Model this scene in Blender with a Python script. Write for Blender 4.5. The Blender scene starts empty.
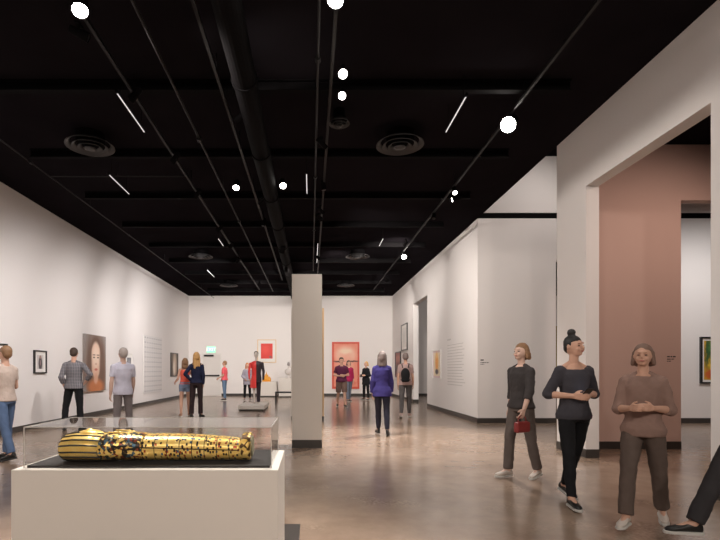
import bpy, bmesh, math, random
from mathutils import Vector, Matrix, Euler
random.seed(7)
R = math.radians
S = bpy.context.scene
REAL = S.collection
class _Later:            # objects are linked at the end, so that building each mesh stays quick
    def __init__(self): self.items = []
    @property
    def objects(self): return self
    def link(self, o): self.items.append(o)
COL = _Later()
F, VX, VY, EYE = 500.0, 311.0, 370.0, 1.35
def at(px, py, d): return Vector(((px-VX)*d/F, d, EYE-(py-VY)*d/F))
XL, XR, YF, ZC = -6.35, 4.23, 25.96, 5.2
XE = 14.0     # far right of the side rooms
YB = -6.0     # wall behind the camera
Y0 = 12.7     # wall facing us on the right
YP = 8.54     # pink return wall

# ------------------------------------------------------------------ materials
def newmat(name):
    m = bpy.data.materials.new(name); m.use_nodes = True
    nt = m.node_tree; b = nt.nodes['Principled BSDF']
    return m, nt, b
def mat(name, col, rough=.6, metal=0, noise=0, nscale=8, bump=0, bscale=60, emit=None, estr=0, spec=.5):
    m, nt, b = newmat(name)
    b.inputs['Base Color'].default_value = (*col, 1)
    b.inputs['Roughness'].default_value = rough
    b.inputs['Metallic'].default_value = metal
    b.inputs['Specular IOR Level'].default_value = spec
    tc = nt.nodes.new('ShaderNodeTexCoord')
    if noise:
        n = nt.nodes.new('ShaderNodeTexNoise'); n.inputs['Scale'].default_value = nscale; n.inputs['Detail'].default_value = 5
        r = nt.nodes.new('ShaderNodeMixRGB'); r.blend_type = 'MIX'
        r.inputs[1].default_value = (*[c*(1-noise) for c in col], 1); r.inputs[2].default_value = (*[min(1, c*(1+noise)) for c in col], 1)
        nt.links.new(tc.outputs['Object'], n.inputs['Vector']); nt.links.new(n.outputs['Fac'], r.inputs[0]); nt.links.new(r.outputs[0], b.inputs['Base Color'])
    if bump:
        n = nt.nodes.new('ShaderNodeTexNoise'); n.inputs['Scale'].default_value = bscale; n.inputs['Detail'].default_value = 3
        k = nt.nodes.new('ShaderNodeBump'); k.inputs['Strength'].default_value = bump; k.inputs['Distance'].default_value = .01
        nt.links.new(tc.outputs['Object'], n.inputs['Vector']); nt.links.new(n.outputs['Fac'], k.inputs['Height']); nt.links.new(k.outputs[0], b.inputs['Normal'])
    if emit:
        b.inputs['Emission Color'].default_value = (*emit, 1); b.inputs['Emission Strength'].default_value = estr
    return m
def cloth(name, col, rough=.85): return mat(name, col, rough, noise=.18, nscale=9, bump=.35, bscale=22, spec=.2)

WALL = mat('white_wall_paint', (.80, .76, .745), .75, noise=.015, nscale=.6, bump=.03, bscale=90, spec=.3)
WALL2 = mat('white_plinth_paint', (.72, .67, .62), .55, noise=.02, nscale=2, spec=.4)
PINK = mat('blush_wall_tone', (.66, .47, .41), .75, noise=.02, nscale=.6, bump=.03, bscale=90, spec=.3)  # even pinkish tone over the whole return wall
BLACKC = mat('black_ceiling_paint', (.0125, .0105, .0125), .85, noise=.3, nscale=1.5, spec=0)
BLACKM = mat('black_painted_steel', (.0048, .0042, .0046), .7, noise=.2, nscale=4, spec=.03)
BASE = mat('dark_baseboard', (.045, .038, .034), .45)
BLACK = mat('black_metal', (.012, .012, .013), .35)
GREYM = mat('grey_metal', (.35, .35, .36), .35, .8)
VENTM = mat('vent_metal', (.06, .056, .056), .5, spec=.3)
TRACKM = mat('track_metal', (.014, .013, .013), .5, spec=.2)
WHITE = mat('white_mat_board', (.82, .79, .76), .7)
WFRAME = mat('white_frame', (.75, .72, .69), .5)
GOLDF = mat('pale_gold_frame', (.75, .52, .28), .4, noise=.1)
TAN = mat('warm_light_tan', (.75, .50, .26), .6)  # warm light on the partition's edge, put into the colour
DARKTXT = mat('grey_vinyl_lettering', (.55, .52, .50), .6)
INK = mat('black_vinyl_lettering', (.05, .045, .04), .6)
DOORM = mat('pale_door_paint', (.70, .66, .63), .5)
LENS = mat('lit_lens', (1, 1, 1), .3, emit=(1, .93, .85), estr=45)
LENSS = mat('lit_lens_soft', (1, 1, 1), .3, emit=(1, .93, .85), estr=9)
TUBE = mat('lit_tube', (1, 1, 1), .3, emit=(.95, .93, .95), estr=.22)
GREEN = mat('exit_sign_face', (.2, .8, .45), .4, emit=(.35, 1, .6), estr=.42)
WEMIT = mat('exit_lettering', (.9, 1, .92), .4, emit=(.9, 1, .92), estr=.5)

def floor_mat():
    m, nt, b = newmat('polished_concrete')
    tc = nt.nodes.new('ShaderNodeTexCoord')
    def noise(sc, det=6, rough=.55):
        n = nt.nodes.new('ShaderNodeTexNoise'); n.inputs['Scale'].default_value = sc; n.inputs['Detail'].default_value = det; n.inputs['Roughness'].default_value = rough
        nt.links.new(tc.outputs['Object'], n.inputs['Vector']); return n
    n1 = noise(.7, 8, .65); n2 = noise(3.5, 8, .7); n3 = noise(60, 3)
    mr = nt.nodes.new('ShaderNodeMapRange'); mr.inputs[1].default_value = .35; mr.inputs[2].default_value = .65
    nt.links.new(n1.outputs['Fac'], mr.inputs[0])
    c1 = nt.nodes.new('ShaderNodeMixRGB'); c1.inputs[1].default_value = (.25, .172, .123, 1); c1.inputs[2].default_value = (.37, .272, .205, 1)
    nt.links.new(mr.outputs[0], c1.inputs[0])
    c2 = nt.nodes.new('ShaderNodeMixRGB'); c2.blend_type = 'OVERLAY'; c2.inputs[0].default_value = .2
    nt.links.new(c1.outputs[0], c2.inputs[1]); nt.links.new(n2.outputs['Fac'], c2.inputs[2])
    # exposed aggregate speckle
    v = nt.nodes.new('ShaderNodeTexVoronoi'); v.inputs['Scale'].default_value = 38
    nt.links.new(tc.outputs['Object'], v.inputs['Vector'])
    mk = nt.nodes.new('ShaderNodeMapRange'); mk.inputs[1].default_value = .56; mk.inputs[2].default_value = .66; mk.inputs[4].default_value = .45
    n4 = noise(1.1, 2); nt.links.new(n4.outputs['Fac'], mk.inputs[0])
    c3 = nt.nodes.new('ShaderNodeMixRGB'); c3.blend_type = 'SOFT_LIGHT'
    nt.links.new(mk.outputs[0], c3.inputs[0]); nt.links.new(c2.outputs[0], c3.inputs[1]); nt.links.new(v.outputs['Distance'], c3.inputs[2])
    nt.links.new(c3.outputs[0], b.inputs['Base Color'])
    rr = nt.nodes.new('ShaderNodeMapRange'); rr.inputs[3].default_value = .14; rr.inputs[4].default_value = .27
    nt.links.new(n2.outputs['Fac'], rr.inputs[0]); nt.links.new(rr.outputs[0], b.inputs['Roughness'])
    bp = nt.nodes.new('ShaderNodeBump'); bp.inputs['Strength'].default_value = .06; bp.inputs['Distance'].default_value = .01
    nt.links.new(n2.outputs['Fac'], bp.inputs['Height']); nt.links.new(bp.outputs[0], b.inputs['Normal'])
    b.inputs['Specular IOR Level'].default_value = .9
    return m
FLOORM = floor_mat()

def glass_mat(name, tint=(1, 1, 1)):
    m = bpy.data.materials.new(name); m.use_nodes = True; nt = m.node_tree; nt.nodes.clear()
    o = nt.nodes.new('ShaderNodeOutputMaterial'); mx = nt.nodes.new('ShaderNodeMixShader')
    t = nt.nodes.new('ShaderNodeBsdfTransparent'); t.inputs[0].default_value = (*tint, 1)
    g = nt.nodes.new('ShaderNodeBsdfGlossy'); g.inputs['Roughness'].default_value = .01
    f = nt.nodes.new('ShaderNodeFresnel'); f.inputs[0].default_value = 1.45
    ge = nt.nodes.new('ShaderNodeNewGeometry'); iv = nt.nodes.new('ShaderNodeMath'); iv.operation = 'SUBTRACT'; iv.inputs[0].default_value = 1
    ml = nt.nodes.new('ShaderNodeMath'); ml.operation = 'MULTIPLY'
    nt.links.new(ge.outputs['Backfacing'], iv.inputs[1]); nt.links.new(iv.outputs[0], ml.inputs[0]); nt.links.new(f.outputs[0], ml.inputs[1])
    nt.links.new(ml.outputs[0], mx.inputs[0]); nt.links.new(t.outputs[0], mx.inputs[1]); nt.links.new(g.outputs[0], mx.inputs[2]); nt.links.new(mx.outputs[0], o.inputs[0])
    return m
GLASS = glass_mat('clear_acrylic', (.97, .97, .965))
EDGE = mat('acrylic_edge', (.5, .47, .44), .2)

def art(name, base, shapes, rough=.55, grain=.06):
    """painted surface: shapes = (cu, cv, ru, rv, colour, softness, kind) over the picture's own width and height"""
    m, nt, b = newmat(name)
    tc = nt.nodes.new('ShaderNodeTexCoord'); sp = nt.nodes.new('ShaderNodeSeparateXYZ')
    nz = nt.nodes.new('ShaderNodeTexNoise'); nz.inputs['Scale'].default_value = 7; nz.inputs['Detail'].default_value = 4
    nt.links.new(tc.outputs['Generated'], nz.inputs['Vector'])
    va = nt.nodes.new('ShaderNodeVectorMath'); va.operation = 'MULTIPLY_ADD'; va.inputs[1].default_value = (grain,)*3
    vs = nt.nodes.new('ShaderNodeVectorMath'); vs.operation = 'SUBTRACT'; vs.inputs[1].default_value = (grain*.5,)*3
    nt.links.new(nz.outputs['Color'], va.inputs[0]); nt.links.new(tc.outputs['Generated'], va.inputs[2]); nt.links.new(va.outputs[0], vs.inputs[0])
    nt.links.new(vs.outputs[0], sp.inputs[0])
    def M(op, a, bb=None):
        n = nt.nodes.new('ShaderNodeMath'); n.operation = op
        for i, v in enumerate((a, bb)):
            if v is None: continue
            if isinstance(v, (int, float)): n.inputs[i].default_value = v
            else: nt.links.new(v, n.inputs[i])
        return n.outputs[0]
    rgb = nt.nodes.new('ShaderNodeRGB'); rgb.outputs[0].default_value = (*base, 1); cur = rgb.outputs[0]
    for sh in shapes:
        cu, cv, ru, rv, col, soft = sh[:6]; kind = sh[6] if len(sh) > 6 else 'e'
        du = M('DIVIDE', M('SUBTRACT', sp.outputs[0], cu), ru); dv = M('DIVIDE', M('SUBTRACT', sp.outputs[2], cv), rv)
        if kind == 'e': dd = M('SQRT', M('ADD', M('MULTIPLY', du, du), M('MULTIPLY', dv, dv)))
        else: dd = M('MAXIMUM', M('ABSOLUTE', du), M('ABSOLUTE', dv))
        mr = nt.nodes.new('ShaderNodeMapRange'); mr.interpolation_type = 'SMOOTHSTEP'
        mr.inputs[1].default_value = 1-soft; mr.inputs[2].default_value = 1+soft; mr.inputs[3].default_value = 1; mr.inputs[4].default_value = 0
        nt.links.new(dd, mr.inputs[0])
        mx = nt.nodes.new('ShaderNodeMixRGB'); nt.links.new(mr.outputs[0], mx.inputs[0]); nt.links.new(cur, mx.inputs[1]); mx.inputs[2].default_value = (*col, 1); cur = mx.outputs[0]
    nt.links.new(cur, b.inputs['Base Color']); b.inputs['Roughness'].default_value = rough
    return m

# ------------------------------------------------------------------ mesh helpers
def obj(name, bm, m, parent=None, loc=None, smooth=False):
    me = bpy.data.meshes.new(name)
    if isinstance(bm, bmesh.types.BMesh):
        bmesh.ops.recalc_face_normals(bm, faces=bm.faces[:]); bm.to_mesh(me); bm.free()
    else: me = bm
    if smooth:
        for p in me.polygons: p.use_smooth = True
    o = bpy.data.objects.new(name, me); COL.objects.link(o)
    if not me.materials: me.materials.append(m)
    if parent: o.parent = parent
    if loc is not None: o.location = loc
    return o
def tag(o, label, cat, group=None, kind=None):
    o['label'] = label; o['category'] = cat
    if group: o['group'] = group
    if kind: o['kind'] = kind
    return o
def thing(name, label, cat, loc=(0, 0, 0), rz=0, group=None):
    o = bpy.data.objects.new(name, None); COL.objects.link(o); o.location = loc; o.rotation_euler = (0, 0, rz); o.empty_display_size = .1
    return tag(o, label, cat, group)
def struct(name, bm, m, parent=None):
    o = obj(name, bm, m, parent); o['kind'] = 'structure'; return o
def box(bm, x0, x1, y0, y1, z0, z1, bev=0, M=None):
    r = bmesh.ops.create_cube(bm, size=1); vs = r['verts']
    for v in vs: v.co = Vector((x0+(v.co.x+.5)*(x1-x0), y0+(v.co.y+.5)*(y1-y0), z0+(v.co.z+.5)*(z1-z0)))
    if bev:
        es = list({e for v in vs for e in v.link_edges})
        rr = bmesh.ops.bevel(bm, geom=es, offset=bev, segments=2, affect='EDGES', profile=.5)
        vs = list({v for f in rr['faces'] for v in f.verts})
    if M is not None:
        for v in vs: v.co = M @ v.co
    return bm
def B(*a, **k):
    return box(bmesh.new(), *a, **k)
def basis(d):
    d = Vector(d).normalized(); q = d.to_track_quat('Z', 'Y').to_matrix(); return q
def tube(bm, p0, p1, r0, r1=None, n=16):
    r1 = r0 if r1 is None else r1
    p0, p1 = Vector(p0), Vector(p1); d = p1-p0
    if d.length < 1e-5: return bm
    q = basis(d); A = []; Bv = []
    for i in range(n):
        a = 2*math.pi*i/n; u = q @ Vector((math.cos(a), math.sin(a), 0))
        A.append(bm.verts.new(p0+u*r0)); Bv.append(bm.verts.new(p1+u*r1))
    for i in range(n):
        j = (i+1) % n; bm.faces.new((A[i], A[j], Bv[j], Bv[i]))
    bm.faces.new(A[::-1]); bm.faces.new(Bv); return bm
def ell(bm, c, r, M=None, u=16, v=10):
    if isinstance(r, (int, float)): r = (r, r, r)
    k = Matrix.Translation(Vector(c)) @ Matrix.Diagonal((*r, 1))
    if M is not None: k = M @ k
    rings = [[bm.verts.new(k @ Vector((math.sin(math.pi*j/v)*math.cos(2*math.pi*i/u), math.sin(math.pi*j/v)*math.sin(2*math.pi*i/u), math.cos(math.pi*j/v)))) for i in range(u)] for j in range(1, v)]
    a, b = bm.verts.new(k @ Vector((0, 0, 1))), bm.verts.new(k @ Vector((0, 0, -1)))
    for i in range(u):
        h = (i+1) % u; bm.faces.new((a, rings[0][i], rings[0][h])); bm.faces.new((b, rings[-1][h], rings[-1][i]))
        for p, q in zip(rings, rings[1:]): bm.faces.new((p[i], q[i], q[h], p[h]))
    return bm
def caps(bm, p0, p1, r0, r1=None):
    r1 = r0 if r1 is None else r1
    tube(bm, p0, p1, r0, r1); ell(bm, p0, r0); ell(bm, p1, r1); return bm
def lathe(bm, prof, n=32, M=None, close=True):
    rings = []
    for r, z in prof:
        ring = []
        for i in range(n):
            a = 2*math.pi*i/n; co = Vector((r*math.cos(a), r*math.sin(a), z)); ring.append(bm.verts.new(M @ co if M is not None else co))
        rings.append(ring)
    for a, b in zip(rings, rings[1:]):
        for i in range(n): bm.faces.new((a[i], a[(i+1) % n], b[(i+1) % n], b[i]))
    if close: bm.faces.new(rings[0][::-1]); bm.faces.new(rings[-1])
    return bm
def loft(bm, rings, n=24, M=None, power=2.0):
    """rings: (centre, rx, ry, rotation matrix or None): ellipses in local xy"""
    rs = []
    for c, rx, ry, rot in rings:
        ring = []
        for i in range(n):
            a = 2*math.pi*i/n; ca, sa = math.cos(a), math.sin(a)
            e = 2/power
            co = Vector((rx*math.copysign(abs(ca)**e, ca), ry*math.copysign(abs(sa)**e, sa), 0))
            if rot is not None: co = rot @ co
            co = co+Vector(c)
            ring.append(bm.verts.new(M @ co if M is not None else co))
        rs.append(ring)
    for a, b in zip(rs, rs[1:]):
        for i in range(n): bm.faces.new((a[i], a[(i+1) % n], b[(i+1) % n], b[i]))
    bm.faces.new(rs[0][::-1]); bm.faces.new(rs[-1]); return bm
TEX = bpy.data.textures.new('soft_folds', 'CLOUDS'); TEX.noise_scale = .085
def remesh(bm, vox, smooth=3, folds=0):
    me = bpy.data.meshes.new('t'); bmesh.ops.recalc_face_normals(bm, faces=bm.faces[:]); bm.to_mesh(me); bm.free()
    o = bpy.data.objects.new('t', me); REAL.objects.link(o)
    k = o.modifiers.new('r', 'REMESH'); k.mode = 'VOXEL'; k.voxel_size = vox; k.adaptivity = 0
    if smooth:
        s = o.modifiers.new('s', 'SMOOTH'); s.factor = .5; s.iterations = smooth
    if folds:
        d = o.modifiers.new('d', 'DISPLACE'); d.texture = TEX; d.texture_coords = 'LOCAL'; d.strength = folds; d.mid_level = .5
    dg = bpy.context.evaluated_depsgraph_get(); ev = o.evaluated_get(dg)
    out = bpy.data.meshes.new_from_object(ev, depsgraph=dg)
    bpy.data.objects.remove(o); bpy.data.meshes.remove(me)
    for p in out.polygons: p.use_smooth = True
    return out

# ------------------------------------------------------------------ the setting
struct('floor', B(XL-.2, XE+.2, YB-.2, YF+.2, -.1, 0), FLOORM)
c = bmesh.new()
box(c, XL-.2, XR, YB-.2, YF+.2, ZC, ZC+.1); box(c, XR, XE+.2, YB-.2, 8.7, ZC, ZC+.1); box(c, XR, XE+.2, Y0+.2, YF+.2, ZC, ZC+.1)
struct('ceiling', c, BLACKC)
c = bmesh.new()
box(c, XR+.001, XE+.2, 8.7, Y0+.2, 7.4, 7.5); box(c, XR, XE+.2, 8.6, 8.699, ZC+.1, 7.5); box(c, XR-.1, XR, 8.7, Y0+.2, ZC+.1, 7.5)
struct('ceiling', c, BLACKC)
struct('wall_left', B(XL-.2, XL, YB, YF+.2, 0, ZC), WALL)
struct('wall_far', B(XL, XE, YF, YF+.2, 0, ZC), WALL)
struct('wall_behind', B(XL, XE, YB-.2, YB, 0, ZC), WALL)
struct('wall_outer_right', B(XE, XE+.2, YB, YF+.2, 0, 7.4), WALL)
YD0, YD1, ZD = 18.2, 20.7, 4.08
w = bmesh.new()
box(w, XR, XR+.22, Y0, YD0, 0, ZC); box(w, XR, XR+.22, YD1, YF, 0, ZC); box(w, XR, XR+.22, YD0, YD1, ZD, ZC)
struct('wall_right', w, WALL)
w = bmesh.new()
box(w, XR+.22, 6.22, Y0, Y0+.2, 0, ZC); box(w, 8.5, XE, Y0, Y0+.2, 0, ZC); box(w, 6.22, 8.5, Y0, Y0+.2, 4.14, ZC)
struct('wall_facing', w, WALL)
struct('trim_1', B(XR+.02, XE, Y0+.02, Y0+.2, ZC, ZC+.145), BLACKM)
struct('wall_bulkhead', B(XR, XE, Y0+.001, Y0+.2, ZC+.145, 6.78), WALL)
struct('wall_above_bulkhead', B(XR, XE, Y0+.03, Y0+.2, 6.78, 7.4), BLACKC)
YQ0, YQ1, ZQ = 5.29, 7.69, 4.18
w = bmesh.new()
box(w, XR, XR+.2, YQ1, 8.6, 0, ZC); box(w, XR, XR+.2, YB, YQ0, 0, ZC); box(w, XR, XR+.2, YQ0, YQ1, ZQ, ZC)
struct('wall_portal', w, WALL)
w = bmesh.new()
box(w, XR+.2, 6.32, YP, YP+.16, 0, ZC); box(w, 9.6, XE, YP, YP+.16, 0, ZC); box(w, 6.32, 9.6, YP, YP+.16, 4.25, ZC)
struct('wall_blush', w, PINK)
# baseboards
bh, bt = .13, .012
struct('baseboard_left', B(XL, XL+bt, YB, YF, 0, bh), BASE)
w = bmesh.new(); xa, xb = at(202, 0, YF).x, at(221.5, 0, YF).x
box(w, XL+bt, xa, YF-bt, YF, 0, bh); box(w, xb, XR, YF-bt, YF, 0, bh); box(w, XR+.22, XE, YF-bt, YF, 0, bh)
struct('baseboard_far', w, BASE)
w = bmesh.new(); box(w, XR-bt, XR, Y0-bt, YD0, 0, bh); box(w, XR-bt, XR, YD1, YF-bt, 0, bh); box(w, XR-bt, XR+.22, YD1-bt, YD1, 0, bh)
struct('baseboard_right', w, BASE)
w = bmesh.new(); box(w, XR, 6.22, Y0-bt, Y0, 0, bh); box(w, 8.5, XE, Y0-bt, Y0, 0, bh)
struct('baseboard_facing', w, BASE)
w = bmesh.new(); box(w, XR-bt, XR, YQ1-bt, 8.6, 0, bh); box(w, XR, XR+.2, YQ1-bt, YQ1, 0, bh); box(w, XR-bt, XR, YB, YQ0, 0, bh)
struct('baseboard_portal', w, BASE)
w = bmesh.new(); box(w, XR+.2, 6.32, YP-bt, YP, 0, bh); box(w, 9.6, XE, YP-bt, YP, 0, bh)
struct('baseboard_blush', w, BASE)

# door on the far wall
d1 = bpy.data.objects.new('door_1', None); COL.objects.link(d1); d1.location = (0, YF, 0); d1['kind'] = 'structure'
dz = 2.15
w = bmesh.new(); box(w, xa, xa+.06, -.03, 0, 0, dz); box(w, xb-.06, xb, -.03, 0, 0, dz); box(w, xa, xb, -.03, 0, dz, dz+.07); obj('door_frame', w, WFRAME, d1)
obj('door_leaf', B(xa+.06, xb-.06, -.02, 0, .01, dz, bev=.004), DOORM, d1)
obj('door_closer', B(xa+.12, xa+.62, -.09, -.031, dz-.10, dz-.01, bev=.01), BLACK, d1)
w = bmesh.new(); box(w, xa+.1, xb-.1, -.10, -.06, 1.03, 1.10, bev=.01); box(w, xa+.1, xa+.16, -.07, -.02, 1.02, 1.11); box(w, xb-.16, xb-.1, -.07, -.02, 1.02, 1.11)
obj('push_bar', w, BLACK, d1)

# free-standing pillar and partition
t = thing('pillar', 'tall free-standing white square pillar with dark base, nearest on the floor', 'pillar', (-.07, 8.65, 0))
obj('shaft', B(-.26, .26, 0, .5, .14, 3.01, bev=.004), WALL2, t); obj('base_band', B(-.26, .26, 0, .5, 0, .14), BASE, t)
t = thing('partition', 'slim white partition panel standing right behind the pillar', 'partition', (-.095, 13.5, 0))
obj('panel', B(-.44, .40, 0, .2, .1, 3.02, bev=.003), WALL2, t); obj('warm_lit_edge', B(.40, .445, 0, .2, .1, 3.02), TAN, t)['label'] = 'tan strip of painted warm light'  # tan strip stands for warm light falling on the panel's right edge
obj('base_band', B(-.44, .445, .01, .19, 0, .1), BASE, t)

# ------------------------------------------------------------------ ceiling services
zt = 4.95
for i, y in enumerate([2.5, 4.6, 6.67, 8.75, 10.85, 13.0, 15.1, 17.3, 19.4, 21.5, 23.6]):
    w = bmesh.new(); box(w, -4.9, 3.45, y-.05, y+.05, 5.06, 5.075); box(w, -4.9, 3.45, y-.01, y+.01, 5.075, 5.185); box(w, -4.9, 3.45, y-.05, y+.05, 5.185, 5.2)
    o = struct('trim_%d' % (i+2), w, BLACKM)
def rod(y, x0, x1, z, r, name, label, cat, m=BLACKM, group=None):
    w = bmesh.new(); tube(w, (x0, y, z), (x1, y, z), r, n=8); return tag(obj(name, w, m), label, cat, group)
# big spiral duct
t = thing('ventilation_duct', 'large round black duct running along the ceiling left of the pillar', 'duct', (-.80, 0, 4.84))
w = bmesh.new(); tube(w, (0, -5.9, 0), (0, 25.9, 0), .145, n=24); obj('duct_pipe', w, BLACKM, t, smooth=False)
for y in range(-4, 26, 2):
    w = bmesh.new(); tube(w, (0, y-.03, 0), (0, y+.03, 0), .16, n=24); obj('collar', w, BLACKM, t)
# tracks and conduits running away from us
def track(x, y0, y1, label, z=zt, group='lighting tracks'):
    t = thing('lighting_track', label, 'light track', (x, 0, z), 0, group)
    w = bmesh.new(); box(w, -.018, .018, y0, y1, -.018, -.008); box(w, -.018, -.012, y0, y1, -.008, .018); box(w, .012, .018, y0, y1, -.008, .018); box(w, -.018, .018, y0, y1, .012, .018)
    obj('rail', w, TRACKM, t)
    for y in [y0+.1+k*(y1-y0-.2)/8 for k in range(9)]:
        w = bmesh.new(); tube(w, (0, y, .018), (0, y, ZC-z), .006, n=6); obj('hanger', w, BLACKM, t)
track(-2.31, -3, 22.3, 'long black light track above the left side of the room')
track(.25, -3, 24, 'black light track over the middle of the room above the pillar')
track(2.80, -3, 22.5, 'black light track running close to the right wall')
track(-1.15, 4, 20, 'short black light track just left of the round duct')
def conduit(x, y0, y1, z, r, label):
    w = bmesh.new(); tube(w, (x, y0, z), (x, y1, z), r, n=8)
    for k in range(6):
        y = y0+(y1-y0)*(k+.5)/6; tube(w, (x, y-.04, z), (x, y+.04, z), r*2.2, n=8)
    for k in range(5):
        y = y0+(y1-y0)*(k+.5)/5; tube(w, (x, y, z), (x, y, ZC-.001), .005, n=6)
    tag(obj('conduit', w, TRACKM), label, 'conduit')
conduit(-4.86, -3, 25, zt, .012, 'thin metal conduit nearest the left wall')
conduit(.08, -3, 18, zt-.03, .015, 'thin conduit beside the middle light track')
conduit(-1.75, -3, 23, zt+.02, .018, 'pipe between the left track and the round duct')
w = bmesh.new(); tube(w, (-4.84, 9.3, zt), (-2.34, 9.3, zt), .012, n=8); tube(w, (-3.6, 9.3, zt), (-3.6, 9.3, ZC), .005, n=6); tag(obj('conduit', w, TRACKM), 'cross conduit from the left wall conduit to the left light track', 'conduit')

# round ceiling diffusers
def diffuser(x, y, D, label, group=None, first=[None]):
    if first[0] is not None and group:
        src = first[0]; r = src.copy(); COL.objects.link(r); r.location = (x, y, ZC-.20); r['label'] = label
        for ch in [q for q in COL.items if q.parent == src]:
            k = ch.copy(); COL.objects.link(k); k.parent = r
        return
    t = thing('ceiling_vent', label, 'ceiling vent', (x, y, ZC-.20), 0, group)
    w = bmesh.new(); tube(w, (0, 0, .01), (0, 0, .199), D*.30, n=32); obj('neck', w, BLACKM, t)
    for k, (ro, ri, z) in enumerate([(.5, .41, 0), (.37, .29, -.02), (.25, .18, -.035), (.13, .0, -.045)]):
        w = bmesh.new(); ro *= D; ri *= D
        if ri > 0: lathe(w, [(ro, z), (ro+.004, z-.012), (ri, z+.035), (ri-.008, z+.05), (ro, z)], 40, close=False)
        else: lathe(w, [(ro, z), (ro*.6, z-.015), (.003, z-.02)], 32)
        obj('ring', w, VENTM, t, smooth=True)
    if group: first[0] = t
G = 'round ceiling vents'
for (x, y, l) in [(-3.60, 8.15, 'round black ceiling vent, nearest on the left'), (1.44, 8.1, 'round black ceiling vent, nearest on the right'),
                  (-3.55, 16.1, 'round ceiling vent in the second rank on the left'), (1.5, 16.1, 'round ceiling vent in the second rank on the right'),
                  (-3.55, 21.6, 'farthest round ceiling vent on the left'), (1.5, 21.6, 'farthest round ceiling vent, above the pillar')]:
    diffuser(x, y, .76, l, G)
diffuser(.42, 7.4, .30, 'small round ceiling vent between the two nearest large vents')

# slim lit bars
k = 0
for (x, y0, y1, lab) in [(-2.46, 6.3, 7.4, 'slim lit bar, longest one on the left of the ceiling'), (-3.63, 8.95, 10.0, 'slim lit bar beyond the nearest left ceiling vent'),
                         (1.99, 6.38, 7.4, 'slim lit bar between the right vent and the brightest spotlight'), (-.08, 8.9, 9.97, 'slim lit bar straight above the pillar'),
                         (-2.48, 13.3, 14.15, 'far slim lit bar beside the left light track'), (1.93, 13.3, 14.15, 'far slim lit bar near the right light track'), (-3.65, 17.5, 18.9, 'far slim lit bar close to the left wall'),
                         (.19, 13.8, 16.4, 'far slim lit bar in line with the middle track')]:
    t = thing('light_bar', lab, 'light bar', (x, y0, 4.86), 0, 'slim ceiling light bars')
    L = y1-y0
    obj('tube', tube(bmesh.new(), (0, .03, 0), (0, L-.03, 0), .009, n=8), TUBE, t)
    w = bmesh.new(); box(w, -.012, .012, 0, .03, -.012, .02); box(w, -.012, .012, L-.03, L, -.012, .02); box(w, -.012, .012, 0, L, .012, .03)
    for yy in (.15, L-.15): tube(w, (0, yy, .03), (0, yy, .34), .004, n=6)
    obj('housing', w, BLACKM, t)

# spotlights
def spot(pos, target, label, power, size=85, lens=LENS, r=.06, blend=.9, col=(1, .93, .86), track_z=zt-.018, rad=.06):
    if target[0] == XL: col = (1, .95, .925)
    pos = Vector(pos); t = thing('track_spotlight', label, 'spotlight', pos, 0, 'track spotlights')
    d = (Vector(target)-pos).normalized(); q = basis(d); M = q.to_4x4()
    w = bmesh.new(); lathe(w, [(.02, -.20), (r*.75, -.19), (r*.85, -.12), (r, -.03), (r, 0), (r*.9, 0), (r*.86, -.015), (.0015, -.016)], 24, M); obj('housing', w, BLACKM, t, smooth=False)
    lz = bmesh.new(); lathe(lz, [(r*.84, -.012), (r*.84, -.006), (.002, -.002)], 24, M); obj('lens', lz, lens, t)
    w = bmesh.new(); top = Vector((0, 0, track_z-pos.z)); mid = M @ Vector((0, 0, -.1))
    tp = Vector((mid.x, mid.y, top.z))
    tube(w, mid, tp, .009, n=8); box(w, tp.x-.02, tp.x+.02, tp.y-.06, tp.y+.06, tp.z-.03, tp.z); obj('bracket', w, BLACKM, t)
    if power:
        L = bpy.data.lights.new('spot_lamp', 'SPOT'); L.energy = power; L.spot_size = R(size); L.spot_blend = blend; L.color = col; L.shadow_soft_size = rad
        o = bpy.data.objects.new('spot_lamp', L); COL.objects.link(o); o.parent = t; o.location = d*.02; o.rotation_euler = d.to_track_quat('-Z', 'Y').to_euler()
    return t
def lamp_at(px, py, z=4.80):
    d = (z-EYE)*F/(VY-py); return Vector(((px-VX)*d/F, d, z))
PW = 1.0
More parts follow.
